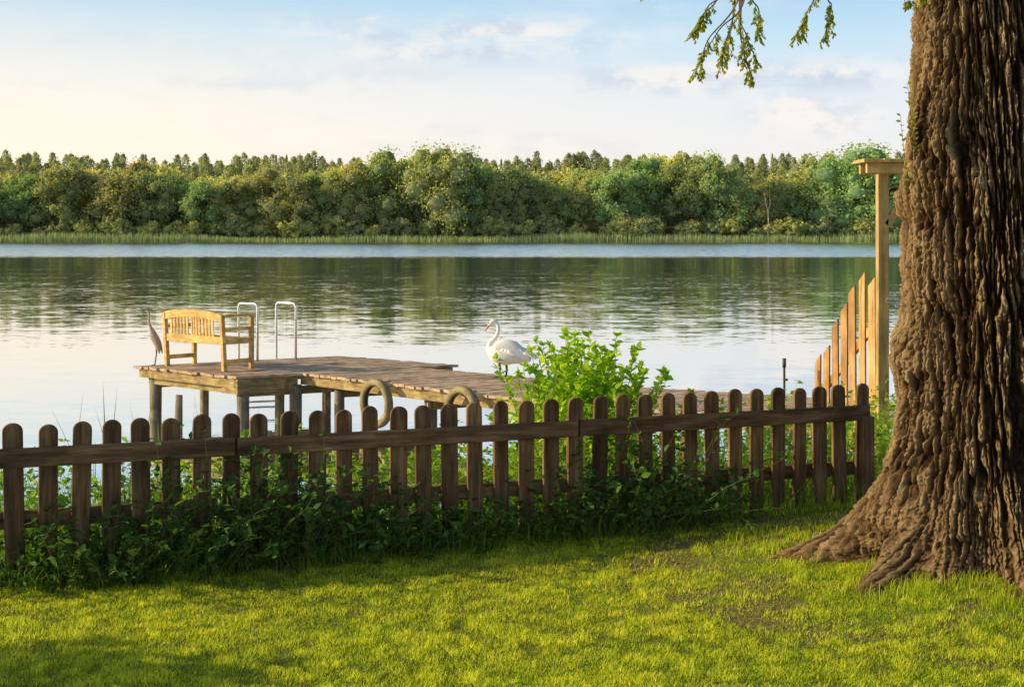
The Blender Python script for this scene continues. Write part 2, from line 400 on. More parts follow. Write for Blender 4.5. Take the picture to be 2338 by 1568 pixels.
ridge=r0*(.24+r1*(.34+.18*r2+.24*r3))+.20*(n3-.5)+.30*(n5-.5)+.16*(n4-.5)
ridge=ridge*(1-.5*low)+low*(.30*r4+.18*r5)
R2=R+.056*(ridge-.5)
X=TX+R2*cx-.02*ZZ+.03;Yp=TY+R2*sy
V=np.stack([X.ravel(),Yp.ravel(),ZZ.ravel()],1)-np.array([TX,TY,0])
ii,jj=np.meshgrid(np.arange(nth),np.arange(nz_-1));i2=(ii+1)%nth
F=np.stack([(jj*nth+ii).ravel(),(jj*nth+i2).ravel(),((jj+1)*nth+i2).ravel(),((jj+1)*nth+ii).ravel()],1)
tree=empty("old_tree",(TX,TY,0),"thick old tree with furrowed bark and spreading roots","tree")
obj("trunk",np_mesh("trunk",V,F,M_bark,np.clip(ridge,0,1).ravel(),smooth=False,attr="ridge"),tree)
O=np.array([TX,TY,0.0])
LB=[[(2.45,7.3,4.3),(1.9,7.1,4.3),(1.4,6.9,3.85),(1.0,6.85,3.5),(.6,6.8,3.45)],[(2.45,7.3,3.9),(2.1,7.1,3.75),(1.9,6.9,3.5),(1.7,6.8,3.35)],
[(2.5,7.3,4.3),(2.6,7.3,5.5),(2.2,7.0,6.6),(1.9,7,7.6)],[(2.5,7.3,4.3),(3.3,7.7,5.3),(4.2,8,5.9)],[(2.5,7.3,4.3),(2.3,8.4,5.4),(2.0,9.2,6)]]
for L in LB:
    limbs=MB();limbs.tube(L,[.14-.12*i/(len(L)-1) for i in range(len(L))],8)
    obj("limb",limbs.mesh("limb",M_bark,True,O),tree)
def subdiv(pts,n):
    P=[Vector(p) for p in pts];res=[]
    ext=[P[0]*2-P[1]]+P+[P[-1]*2-P[-2]]
    for i in range(1,len(ext)-2):
        for k in range(n):
            u=k/n;a_,b_,c_,d_=ext[i-1:i+3]
            res.append(.5*((2*b_)+(c_-a_)*u+(2*a_-5*b_+4*c_-d_)*u*u+(3*b_-a_-3*c_+d_)*u**3))
    res.append(P[-1]);return res
LP=[];LD=[];LS=[]
H=[[(.95,3.4),(.986,2.88),(.902,2.734),(.861,2.67)],[(1.05,3.45),(1.112,2.88),(1.164,2.755),(1.158,2.65)],[(1.1,3.4),(1.11,2.84),(.986,2.671),(.865,2.47)],
[(1.1,3.4),(1.08,2.82),(1.03,2.62),(1.007,2.52)],[(1.15,3.5),(1.10,2.78),(1.112,2.60),(1.158,2.45)],[(1.5,3.5),(1.426,2.87),(1.384,2.745),(1.332,2.633)],
[(1.6,3.5),(1.53,2.90),(1.55,2.807),(1.52,2.675)],[(1.75,3.4),(1.95,2.90),(1.845,2.80)],[(.6,3.4),(.62,3.0),(.615,2.855)],[(1.02,3.4),(1.03,2.90),(.93,2.78),(.90,2.72)],
[(1.08,3.4),(1.09,2.86),(.93,2.62),(.90,2.49)],[(1.12,3.4),(1.12,2.86),(1.06,2.68),(1.05,2.55)],[(1.12,3.4),(1.10,2.80),(1.13,2.66),(1.19,2.51)]]
for k,hh in enumerate(H):
    tw_=MB();yb=6.8+random.uniform(-.15,.15)
    P=subdiv([(p[0],yb+random.uniform(-.03,.03),p[1]) for p in hh],8)
    tw_.tube(P,[.006-.0045*i/len(P) for i in range(len(P))],5)
    for i in range(5,len(P)):
        p=P[i]
        if p.z>3.1: continue
        fr=i/len(P);dens_=2 if fr>.6 else 1
        if random.random()<(.15 if fr>.6 else .6): continue
        for q in range(dens_):
            L=random.uniform(.03,.075)
            dx=Vector((random.uniform(-.6,.6),random.uniform(-.5,.5),-1)).normalized()
            e=p+dx*L;tw_.tube([p,e],[.0015,.001],3)
            nl=random.randint(7,12)
            for j in range(nl):
                u=.3+.7*j/nl;LP.append(tuple(p.lerp(e,u)));LD.append((dx.x+random.uniform(-.8,.8),dx.y+random.uniform(-.8,.8),dx.z+random.uniform(-.3,.6)));LS.append(random.uniform(.014,.027))
    obj("twig",tw_.mesh("twig",M_twig,False,O),tree)
sp_=subdiv([(2.12,7.2,2.05),(2.02,7.12,2.15),(1.99,7.1,2.3),(1.975,7.1,2.45)],6)
tw_=MB()
for off in((0,0,0),(.03,.03,-.1),(-.03,.02,-.16)):
    P=[p+Vector(off) for p in sp_];tw_.tube(P,[.003-.002*i/len(P) for i in range(len(P))],4)
    for p in P:
        for j in range(2):
            LP.append(tuple(p));LD.append((random.uniform(-1,1),random.uniform(-1,1),random.uniform(.1,.8)));LS.append(random.uniform(.018,.034))
obj("sprout",tw_.mesh("sprout",M_twig,False,O),tree)
nc=4500;cl_=np.array([p for L in LB for p in L[1:]])
cl_=cl_[cl_[:,2]>4.0];c=cl_[RNG.integers(0,len(cl_),nc)]+RNG.normal(size=(nc,3))*np.array([.55,.5,.35])
c[:,2]=np.maximum(c[:,2],3.65+.3*RNG.random(nc))
LP=np.concatenate([np.array(LP),c]);LD=np.concatenate([np.array(LD),RNG.normal(size=(nc,3))-np.array([0,0,.5])]);LS=np.concatenate([np.array(LS),RNG.uniform(.03,.06,nc)])
v,f,r=leaves(LP-O,LD,LS,RNG.random(len(LP)),.9)
obj("crown",np_mesh("crown",v,f,M_lf_willow,r),tree)

# ------------------------------------------------------------ picket fence
fbase=(FX,FY,0)
fence=empty("picket_fence",fbase,"low brown wooden picket fence with rounded tops along the lawn","fence")
def picket_mesh(w,h,th_,name):
    mb=MB();r=w/2;pr=[(-r,0),(r,0)]+[(r*math.cos(a),h-r*.85+r*.85*math.sin(a)) for a in np.linspace(0,math.pi,11)]
    n=len(pr);vs=[(p[0],-th_/2,p[1]) for p in pr]+[(p[0],th_/2,p[1]) for p in pr]
    mb.add(vs,[tuple(range(n)),tuple(range(n,2*n))[::-1]]+[(i,n+i,n+(i+1)%n,(i+1)%n) for i in range(n)])
    return mb.mesh(name,M_fence)
ang=math.atan2(FD[1],FD[0]);pm=picket_mesh(.093,.80,.026,"picket")
for i in range(-2,34):
    s_=i*FL/33
    o=obj("picket",pm,fence,(FD[0]*s_,FD[1]*s_,-.03+random.uniform(-.008,.008)))
    o.rotation_euler=(random.uniform(-.014,.014),random.uniform(-.018,.018),ang+random.uniform(-.04,.04))
    o.scale=(random.uniform(.95,1.05),1,1);bevel(o,.007)
def fpt(s_,off,z_): return (FX+FD[0]*s_+FN[0]*off,FY+FD[1]*s_+FN[1]*off,z_)
def rail(s0,s1,off,z0,z1,hh):
    L=s1-s0;mb=MB();mb.box((L/2,0,0),(L,.03,hh))
    o=obj("rail",mb.mesh("rail",M_rail),fence);p=Vector(fpt(s0,off,z0))-Vector(fbase);o.location=p
    o.rotation_euler=(0,-math.atan2(z1-z0,L),ang);bevel(o,.006)
rail(-.5,1.07,-.031,.612,.606,.095);rail(1.078,3.02,-.033,.604,.598,.092);rail(3.03,5.02,-.031,.600,.594,.092)
rail(-.5,1.07,.031,.30,.295,.085);rail(1.078,3.02,.031,.285,.27,.085);rail(3.03,5.02,.031,.26,.245,.085)
for s_,hh in((1.072,.70),(3.025,.68),(5.0,.60)):
    mb=MB();mb.box((0,0,hh/2-.03),(.045 if s_<4 else .09,.07,hh));o=obj("post",mb.mesh("post",M_fence),fence)
    o.location=Vector(fpt(s_,.055 if s_<4 else -.02,0))-Vector(fbase);o.rotation_euler=(0,0,ang);bevel(o,.004)

# ------------------------------------------------------------ dock
A=(-6.34,23.8);B=(-4.26,21.98);C=(-3.18,25.79);Q=(-.915,23.97)
dock=empty("dock",(-3,22,-1.3),"weathered wooden dock on round piles standing in the lake","dock");DO=(-3,22,-1.3)
def lerp(p,q,u): return (p[0]+(q[0]-p[0])*u,p[1]+(q[1]-p[1])*u)
mb=MB()
def planks(a0,a1,b0,b1,step):
    L=math.dist(a0,a1);n=max(1,round(L/step))
    for i in range(n):
        g=.014/L;u0=i/n+g/2;u1=(i+1)/n-g/2;e0=random.uniform(-.03,.03);e1=random.uniform(-.03,.03)
        p0,p1,q1,q0=lerp(a0,a1,u0),lerp(a0,a1,u1),lerp(b0,b1,u1),lerp(b0,b1,u0)
        W_=math.dist(p0,q0)
        p0_=lerp(p0,q0,e0/W_);p1_=lerp(p1,q1,e0/W_);q0_=lerp(p0,q0,1+e1/W_);q1_=lerp(p1,q1,1+e1/W_)
        zt=-.5+random.uniform(-.006,.006);mb.slab([p0_,p1_,q1_,q0_],zt-.04,zt)
planks(A,B,C,Q,.14)
NE=[(-3.41,22.67),(-.143,19.3),(1.98,17.77),(4.2,16.5)];FE=[(-1.51,23.5),(1.5,20.74),(3.6,19.5),(5.6,18.2)]
for i in range(3): planks(NE[i],NE[i+1],FE[i],FE[i+1],.14)
obj("deck",mb.mesh("deck",M_deck,False,DO),dock)
mb=MB()
def bm(p,q,zc,hh,w=.06): mb.beam((p[0],p[1],zc),(q[0],q[1],zc),w,hh)
ins=lambda p,dx,dy:(p[0]+dx,p[1]+dy)
bm(ins(A,.12,.02),ins(B,-.02,.08),-.615,.14);bm(ins(B,0,.02),(-3.43,22.70),-.66,.235,.05);bm(ins(B,-.28,.33),ins(B,.0,.06),-.67,.22,.05)
bm(ins(A,.3,.0),ins(B,-.1,.3),-.73,.12,.10)
bm(ins(A,.12,.02),ins(C,.05,-.1),-.615,.14);bm(ins(C,.05,-.1),ins(Q,-.1,0),-.615,.14);bm((-1.45,23.45),ins(Q,-.1,-.05),-.62,.14)
for i in range(3):
    bm(ins(NE[i],.05,.08),ins(NE[i+1],.05,.08),-.62,.15);bm(ins(FE[i],-.08,-.05),ins(FE[i+1],-.08,-.05),-.62,.14)
    bm(ins(lerp(NE[i],FE[i],.5),0,0),lerp(NE[i+1],FE[i+1],.5),-.62,.14,.1)
for p,q in(((-6.0,23.7),(-3.3,25.4)),((-4.3,22.3),(-1.4,23.9)),((-2.7,22.3),(-1.2,23.0)),((-1.25,20.7),(.3,21.6)),((.3,19.2),(1.8,20.1))): bm(p,q,-.79,.12,.12)
o=obj("beam",mb.mesh("beam",M_beam,False,DO),dock);bevel(o,.006)
PP=[(-5.95,23.75),(-5.3,24.5),(-4.2,22.2),(-3.75,22.95),(-3.45,22.68),(-2.7,22.25),(-1.2,20.75),(.3,19.15),(2.2,17.9),(1.2,20.6),(-1.3,23.2),(3.3,19.2),(-3.3,25.3),(-.2,21.9)]
for i,p in enumerate(PP):
    mb=MB();r=.10 if i in(0,2,4) else .08
    pts=[(0,0,-1.2+k*.3) for k in range(7)];pts[-1]=(0,0,.60)
    mb.tube(pts,[r*random.uniform(.96,1.04) for _ in pts],16)
    obj("pile",mb.mesh("pile",M_pile,True),dock,(p[0]+3,p[1]-22,0))
for k,(px,py,zt) in enumerate([(-3.3,19.2,-.95),(-3.0,19.3,-1.0),(-2.6,19.4,-.9),(-2.35,19.0,-1.02),(-5.3,22.6,-.85),(-2.0,19.2,-.95)]):
    mb=MB();mb.tube([(0,0,-1.0),(0,0,0),(.01,0,zt+1.3)],[.07,.065,.055],10)
    o=obj("stake",mb.mesh("stake",M_pile,True),loc=(px,py,-1.3));thing(o,"short rotten wooden stake standing in the water","stake","old stakes in the water")

# ladder
lad=empty("swim_ladder",(-4.17,25.0,-.5),"shiny aluminium swimming ladder with hoop handrails on dock","ladder")
for (ix,iy),(ox,oy) in(((-4.42,24.70),(-4.80,24.98)),((-3.79,24.93),(-4.18,25.22))):
    mb=MB();pts=[(ix,iy,-.5),(ix,iy,.3)]
    for a_ in np.linspace(0,math.pi/2,5): pts.append((ix+(ox-ix)*.14*(1-math.cos(a_)),iy+(oy-iy)*.14*(1-math.cos(a_)),.42+.07*math.sin(a_)))
    for a_ in np.linspace(math.pi/2,0,5): pts.append((ox-(ox-ix)*.14*(1-math.cos(a_)),oy-(oy-iy)*.14*(1-math.cos(a_)),.42+.07*math.sin(a_)))
    pts+=[(ox,oy,.2),(ox,oy,-1.7)]
    mb.tube(pts,.022,10);obj("handrail",mb.mesh("handrail",M_metal,True,(-4.17,25.0,-.5)),lad)
for zz_ in(-.75,-1.0,-1.25,-1.5):
    mb=MB();mb.tube([(-4.80,24.98,zz_),(-4.18,25.22,zz_)],.018,8)
    obj("rung",mb.mesh("rung",M_metal,True,(-4.17,25.0,-.5)),lad)

# bench
bO=Vector((-5.8,23.8,-.5));ex=Vector((.766,-.643,0));ey=Vector((.643,.766,0))
Mx=Matrix(((ex.x,ey.x,0,bO.x),(ex.y,ey.y,0,bO.y),(0,0,1,bO.z),(0,0,0,1)))
bench=empty("garden_bench",bO,"sunlit wooden garden bench with arched slatted back on dock","bench")
L=1.56;D=.60
def part(name,fn):
    mb=MB(Mx);fn(mb);o=obj(name,mb.mesh(name,M_bench,False,bO),bench);bevel(o,.006);return o
for xx in(.03,L-.03):
    part("leg",lambda m:m.beam((xx,0.02,0),(xx,-.035,.90),.07,.065,(1,0,0)))
    part("leg",lambda m:m.beam((xx,D-.03,0),(xx,D-.03,.87),.07,.065,(1,0,0)))
    part("armrest",lambda m:m.beam((xx,-.0,.885),(xx,D+.03,.895),.085,.045))
    part("side_rail",lambda m:m.beam((xx,0,.67),(xx,D-.065,.67),.035,.06))
    part("side_rail",lambda m:m.beam((xx,.03,.47),(xx,D-.065,.47),.04,.085))
    part("side_rail",lambda m:m.beam((xx,.03,.15),(xx,D-.065,.15),.035,.07))
def seat(m):
    for k in range(6): m.box((L/2,.06+k*.095,.505),(L-.04,.075,.022))
    m.box((L/2,D-.03,.455),(L-.13,.03,.07));m.box((L/2,.05,.455),(L-.13,.03,.07))
part("seat",seat)
def back(m):
    n=18;top=lambda u:.90+.075*math.sin(math.pi*u)**.7 if 0<u<1 else .90
    y0=-.035;vs=[];fs=[]
    for i in range(n+1):
        u=i/n;xx=u*L;tz=top(u);bz=tz-.13
        vs+=[(xx,y0-.02,bz),(xx,y0-.02,tz),(xx,y0+.02,tz),(xx,y0+.02,bz)]
    for i in range(n):
        a=i*4
        for k in range(4): fs.append((a+k,a+(k+1)%4,a+4+(k+1)%4,a+4+k))
    fs+=[(0,1,2,3),(n*4+3,n*4+2,n*4+1,n*4)];m.add(vs,fs)
    m.box((L/2,-.012,.49),(L-.06,.035,.12))
    for g0 in(.20,.86):
        for k in range(6):
            xx=g0+k*.085
            m.beam((xx,-.014,.53),(xx,-.032,.86),.055,.018,(0,1,0))
    for xx in (.745,.80): m.beam((xx,-.014,.53),(xx,-.032,.86),.035,.018,(0,1,0))
part("backrest",back)

# tyres
def tyre_mesh():
    n=72;prof=[(.245,-.035),(.27,-.058),(.295,-.066),(.32,-.062),(.342,-.048),(.352,-.02),(.352,.02),(.342,.048),(.32,.062),(.295,.066),(.27,.058),(.245,.035),(.252,.026),(.295,.05),(.328,.035),(.328,-.035),(.295,-.05),(.252,-.026)]
    k=len(prof);mb=MB();vs=[];fs=[]
    for i in range(n):
        a=2*math.pi*i/n
        for j,(r,w) in enumerate(prof):
            rr=r-(.005 if (i%2 and 4<=j<=7) else 0);vs.append((rr*math.cos(a)*1.05,w,rr*math.sin(a)*1.05))
    for i in range(n):
        for j in range(k):
            fs.append((i*k+j,((i+1)%n)*k+j,((i+1)%n)*k+(j+1)%k,i*k+(j+1)%k))
    mb.add(vs,fs);return mb.mesh("tyre",M_tyre,True)
tm=tyre_mesh()
for (px,py,dz) in((-1.92,21.14,0),(-.60,19.77,.04)):
    c=Vector((px-.09,py-.09,-.80+dz))
    e=empty("dock_tyre",(px,py,-.5),"old tyre hung as a fender on the edge of the dock","tyre","tyres hung on the dock")
    o=obj("tyre_ring",tm,e,c-Vector((px,py,-.5)));o.rotation_euler=(0,random.uniform(0,1),math.atan2(-.72,.70)-.05)
    mb=MB();mb.tube([(-.06,-.06,-.10),(-.05,-.03,-.01),(.1,.14,.012)],.012,6);obj("rope",mb.mesh("rope",M_rope),e)

# ------------------------------------------------------------ birds
def loft(path,n=22,k=6,lat=0):
    P=subdiv([(p[0],p[1],0) for p in path],k);rw=subdiv([(p[2],p[3],0) for p in path],k)
    vs=[];fs=[]
    for i,p in enumerate(P):
        t_=(P[min(i+1,len(P)-1)]-P[max(0,i-1)]).normalized()
        nrm=Vector((-t_.y,t_.x))
        for j in range(n):
            a=2*math.pi*j/n;w=max(rw[i].x,.002)*math.cos(a);h=max(rw[i].y,.002)*math.sin(a)
            vs.append((p.x+nrm.x*h,lat+w,p.y+nrm.y*h))
    for i in range(len(P)-1):
        for j in range(n): fs.append((i*n+j,i*n+(j+1)%n,(i+1)*n+(j+1)%n,(i+1)*n+j))
    fs.append(tuple(range(n))[::-1]);fs.append(tuple(range((len(P)-1)*n,len(P)*n)))
    return vs,fs
def lobj(name,mats,parent,items):
    mb=MB()
    for v_,f_ in items: mb.add(v_,f_)
    return obj(name,mb.mesh(name,mats,True),parent)
sw=empty("swan",(-.15,21.84,-.498),"white swan standing on the dock with curved neck lowered","swan")
sw.rotation_euler=(0,0,math.pi-.12);sw.scale=(.90,1,1.02)
body=[(-.47,.175,.015,.008),(-.38,.235,.065,.045),(-.28,.295,.115,.09),(-.15,.33,.15,.13),(-.02,.345,.155,.145),(.09,.37,.14,.14),(.17,.415,.095,.105),(.215,.46,.055,.065),(.205,.515,.040,.047),(.16,.56,.034,.038),(.105,.62,.031,.034),(.070,.69,.029,.031),(.068,.755,.027,.029),(.095,.815,.028,.030),(.145,.842,.033,.034),(.19,.828,.035,.036),(.225,.79,.024,.026),(.235,.775,.014,.016)]
lobj("body",M_white,sw,[loft(body,24,6)])
for sgn in(1,-1):
    wing=[(.14,.43,.02,.04),(.08,.45,.04,.09),(-.05,.45,.05,.12),(-.18,.425,.05,.12),(-.30,.375,.04,.09),(-.40,.31,.03,.05),(-.48,.25,.008,.012)]
    lobj("wing",M_white,sw,[loft(wing,18,5,sgn*.095)])
    fe=[]
    for q in range(9):
        x0=.02-.05*q;z0=.54-.018*q-.010*(q%3)
        fe.append(loft([(x0,z0,.012,.025),(x0-.09,z0-.015,.014,.032),(x0-.17,z0-.055,.010,.024),(x0-.225,z0-.09,.003,.006)],8,3,sgn*(.09+.014*(q%3))))
    for q in range(7):
        x0=.0-.055*q;z0=.43-.012*q
        fe.append(loft([(x0,z0,.010,.028),(x0-.08,z0-.03,.014,.034),(x0-.16,z0-.08,.003,.008)],8,3,sgn*(.148-.006*abs(q-2))))
    lobj("feathers",M_white,sw,fe)
lobj("beak",M_orange,sw,[loft([(.216,.802,.022,.020),(.245,.765,.021,.018),(.278,.722,.018,.012),(.295,.70,.009,.006)],12,4)])
lobj("face_mask",M_black,sw,[loft([(.19,.835,.012,.037),(.212,.815,.029,.029),(.226,.795,.023,.023)],12,3)])
lobj("bill_knob",M_black,sw,[loft([(.20,.845,.006,.008),(.225,.825,.014,.014),(.238,.805,.006,.007)],10,3)])
for sgn,ax in((1,.04),(-1,-.06)):
    mb=MB();mb.tube([(ax,sgn*.06,.23),(ax-.01,sgn*.06,.11),(ax,sgn*.06,.012)],[.026,.018,.016],8)
    mb.add([(ax-.02,sgn*.06,.012),(ax+.11,sgn*.06-.05,.003),(ax+.125,sgn*.06,.003),(ax+.11,sgn*.06+.05,.003),(ax,sgn*.06,.022)],[(0,1,4),(1,2,4),(2,3,4),(3,0,4),(0,3,2,1)])
    obj("leg",mb.mesh("leg",M_black,True),sw)
cr=empty("crane",(-5.98,23.87,-.498),"slender brown-grey crane standing upright at the dock edge","crane")
cr.rotation_euler=(0,0,math.pi-.3)
cb=[(-.07,.22,.012,.01),(-.055,.28,.03,.03),(-.02,.37,.052,.055),(.02,.47,.06,.065),(.065,.565,.045,.048),(.10,.64,.026,.027),(.125,.72,.017,.018),(.13,.80,.015,.016),(.128,.86,.015,.017),(.14,.895,.02,.023),(.162,.905,.019,.02),(.18,.902,.012,.013)]
lobj("body",M_crane,cr,[loft(cb,18,6)])
for sgn in(1,-1): lobj("wing",M_crane,cr,[loft([(.07,.54,.01,.03),(.03,.48,.022,.052),(-.03,.38,.022,.048),(-.075,.27,.015,.028),(-.10,.20,.004,.008)],12,5,sgn*.045)])
lobj("beak",M_craneleg,cr,[loft([(.175,.903,.010,.010),(.215,.898,.007,.007),(.25,.890,.003,.003)],8,3)])
for sgn,ax in((1,0.0),(-1,.03)):
    mb=MB();mb.tube([(ax-.02,sgn*.03,.36),(ax-.03,sgn*.03,.2),(ax,sgn*.03,.01)],[.016,.009,.008],8)
    for da in(-.5,0,.5): mb.tube([(ax,sgn*.03,.008),(ax+.07*math.cos(da),sgn*.03+.07*math.sin(da),.005)],[.006,.003],6)
    obj("leg",mb.mesh("leg",M_craneleg,True),cr)

# ------------------------------------------------------------ gate frame with side fence
gate=empty("garden_gate",(3.37,13,-.35),"tall wooden gate frame with flat top boards beside dock path","gate");GO=(3.37,13,-.35)
for gx_ in(3.385,4.55):
    mb=MB();mb.box((gx_,13,.94),(.10,.10,2.62));o=obj("post",mb.mesh("post",M_gate,False,GO),gate);bevel(o,.006)
mb=MB();mb.box((3.99,12.89,2.30),(1.56,.05,.09));mb.box((3.99,13.13,2.30),(1.56,.05,.09))
for k in range(9): mb.box((3.25+k*.185,13.0,2.365),(.17,.42,.03))
o=obj("roof",mb.mesh("roof",M_gate,False,GO),gate);bevel(o,.004)
mb=MB();mb.beam((3.42,12.98,1.78),(3.72,12.98,2.24),.06,.07);o=obj("brace",mb.mesh("brace",M_gate,False,GO),gate);bevel(o,.004)
mb=MB();mb.box((3.46,12.94,1.10),(.09,.02,.05));mb.tube([(3.40,12.92,1.10),(3.54,12.92,1.10)],.011,8);mb.box((3.50,12.93,1.08),(.03,.03,.09));o=obj("latch",mb.mesh("latch",M_steel,False,GO),gate)
side=empty("side_fence",(3.3,13.2,-.35),"brown picket guard fence with pointed tops sloping down","fence");SO=Vector((3.3,13.2,-.35))
TP=[(3.325,13.1,1.31),(3.28,13.3,1.352),(3.227,13.45,1.224),(3.179,13.6,1.05),(3.134,13.75,.883),(3.075,13.92,.62),(3.016,14.05,.519)]
for px,py,pz in TP:
    mb=MB();h_=pz+.35;w_=.044*random.uniform(.92,1.08)
    pr=[(-w_,0),(w_,0),(w_,h_-.09),(-w_,h_)]
    dx,dy=-.45,.89
    vs=[(a_*dx-.010*dy,a_*dy+.010*dx,b_) for a_,b_ in pr]+[(a_*dx+.010*dy,a_*dy-.010*dx,b_) for a_,b_ in pr]
    mb.add(vs,[(0,1,2,3),(7,6,5,4),(0,4,5,1),(1,5,6,2),(2,6,7,3),(3,7,4,0)])
    o=obj("picket",mb.mesh("picket",M_side,False),side,Vector((px,py,-.35))-SO);bevel(o,.003);o.rotation_euler=(random.uniform(-.012,.012),random.uniform(-.012,.012),0)
for z0,z1 in((.95,.18),(.2,-.1)):
    mb=MB();mb.beam((3.42,13.15,z0),(3.12,14.12,z1),.03,.07)
    o=obj("rail",mb.mesh("rail",M_side,False,SO),side)
mb=MB();mb.tube([(0,0,-.2),(0,0,.86)],.012,8);mb.box((.012,0,.72),(.04,.03,.02));mb.tube([(0,0,.84),(0,0,.93)],.018,8)
o=obj("metal_pole",mb.mesh("metal_pole",M_pole,True),loc=(2.68,14,-.45));thing(o,"thin dark metal pole standing in the bank","pole")

# ------------------------------------------------------------ bush & undergrowth
def grow(base,dr,L,n,droop,wob):
    p=Vector(base);d_=Vector(dr).normalized();pts=[p.copy()]
    for i in range(n):
        d_=(d_+Vector((random.gauss(0,wob),random.gauss(0,wob),random.gauss(0,wob)-droop))).normalized()
        p=p+d_*L/n;pts.append(p.copy())
    return pts
def plant(stems,leafsize,perseg,startfrac,wid,up=.3):
    mb=MB();P=[];Dd=[];Sz=[]
    for pts,r in stems:
        n=len(pts);mb.tube(pts,[r*(1-.75*i/(n-1)) for i in range(n)],4)
        for i in range(int(n*startfrac),n):
            for k in range(perseg if i<n-1 else perseg+3):
                q=pts[i] if i==n-1 else pts[i].lerp(pts[i+1],random.random())
                P.append(tuple(q));Dd.append((random.gauss(0,1),random.gauss(0,1),random.gauss(up,.45)));Sz.append(random.uniform(*leafsize)*(1 if i<n-1 else .7))
    P=np.array(P);v,f,r=leaves(P,np.array(Dd),np.array(Sz),np.clip(RNG.normal(.5,.25,len(P)),0,1),wid)
    return mb,v,f,r
bb=(.46,9.6,float(ground_z(.46,9.6)))
st=[]
for i in range(215):
    a=random.uniform(0,2*math.pi);sp=random.uniform(0,1)**.6*.54
    base=(bb[0]+random.uniform(-.2,.2),bb[1]+random.uniform(-.18,.18),bb[2])
    top=.99-.50*(sp/.54)**2+random.uniform(-.25,.07)
    if math.cos(a)*sp<-.2: top-=.18
    if math.cos(a)*sp>.1: top+=.05
    Ls=(top-bb[2])*math.sqrt(1+sp*sp)*1.0
    st.append((grow(base,(math.cos(a)*sp,math.sin(a)*sp,1),max(Ls,.5),14,-.012,.06),.006))
mb,v,f,r=plant(st,(.038,.078),5,.2,1.0,.8)
bush=empty("bush",bb,"bright green leafy bush growing behind the picket fence","bush")
obj("stem",mb.mesh("stem",M_stem,False,bb),bush)
obj("leaves",np_mesh("leaves",v-np.array(bb),f,M_lf_bush,r),bush)
def dens(s_): return np.interp(s_,[-.5,.1,.5,1.0,1.6,2.0,2.5,3.0,3.4,3.7,4.0,5],[.2,.35,.75,1,.95,.5,.45,.7,1,.85,.10,.06])
def hgt(s_): return np.interp(s_,[-.5,.3,.9,1.5,1.9,2.6,3.2,3.6,4,5],[.2,.32,.54,.50,.30,.26,.44,.56,.14,.11])
st=[]
while len(st)<720:
    s_=random.uniform(-.5,4.1)
    if random.random()>dens(s_):continue
    off=random.uniform(-.32,.12);x_,y_,_=fpt(s_,off,0)
    h_=hgt(s_)*random.uniform(.4,1.25)
    st.append((grow((x_,y_,float(ground_z(x_,y_))),(random.gauss(0,.6),random.gauss(0,.4)-.1,1),h_*1.15,8,.06,.16),.0022))
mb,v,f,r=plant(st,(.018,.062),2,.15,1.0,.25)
st=[]
for i in range(1150):
    s_=random.uniform(-.8,5.6);off=random.uniform(.12,1.9);x_,y_,_=fpt(s_,off,0)
    st.append((grow((x_,y_,float(ground_z(x_,y_))),(random.gauss(0,.35),random.gauss(0,.35),1),random.uniform(.3,.62)+(.12*off),8,.03,.12),.0025))
for i in range(160):
    x_=random.uniform(2.5,4.0);y_=random.uniform(10.8,12.85)
    st.append((grow((x_,y_,float(ground_z(x_,y_))),(random.gauss(0,.35),random.gauss(0,.35),1),random.uniform(.3,.75),8,.03,.12),.0025))
mb2,v2,f2,r2=plant(st,(.03,.065),2,.2,1.0,.3)
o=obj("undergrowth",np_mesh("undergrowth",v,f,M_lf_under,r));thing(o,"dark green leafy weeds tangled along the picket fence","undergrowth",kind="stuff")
o=obj("bank_plants",np_mesh("bank_plants",v2,f2,M_lf_bank,np.clip(r2*.9,0,1)));thing(o,"sunlit green weeds on the bank behind the fence","plants",kind="stuff")
b0=len(mb.v);mb.v+=mb2.v;mb.f+=[tuple(b0+i for i in q) for q in mb2.f]
o=obj("weed_stems",mb.mesh("weed_stems",M_stem));thing(o,"thin stems of weeds along the fence","stems",kind="stuff")
n=11000;s_=RNG.uniform(-1,5.6,n);off=np.where(RNG.random(n)<.35,RNG.uniform(-.28,.1,n),RNG.uniform(.1,2.6,n));fr=off<.1
kp=(~fr)|((RNG.random(n)<.9)&(s_<4.9)&(RNG.random(n)<.9*dens(s_)+.25));s_=s_[kp];off=off[kp];n=len(s_)
x=FX+FD[0]*s_+FN[0]*off;y=FY+FD[1]*s_+FN[1]*off;pos=np.stack([x,y,ground_z(x,y)-.01],1)
h=RNG.uniform(.12,.45,n)*np.where(off<.1,.55,1.15)
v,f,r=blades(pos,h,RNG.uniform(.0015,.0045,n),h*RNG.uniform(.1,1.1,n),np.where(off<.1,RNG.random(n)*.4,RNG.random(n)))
n=260;s_=RNG.uniform(-.6,1.6,n);off=RNG.uniform(1.2,3.2,n);x=FX+FD[0]*s_+FN[0]*off;y=FY+FD[1]*s_+FN[1]*off
pos=np.stack([x,y,ground_z(x,y)-.01],1);h=RNG.uniform(.5,1.2,n);v3,f3,r3=blades(pos,h,RNG.uniform(.005,.009,n),h*RNG.uniform(.05,.5,n),RNG.random(n))
v,f,r=cat([(v,f,r),(v3,f3,r3)])
o=obj("tall_grass",np_mesh("tall_grass",v,f,M_lf_bank,r*.8));thing(o,"long loose grass blades around the fence and bank","grass",kind="stuff")
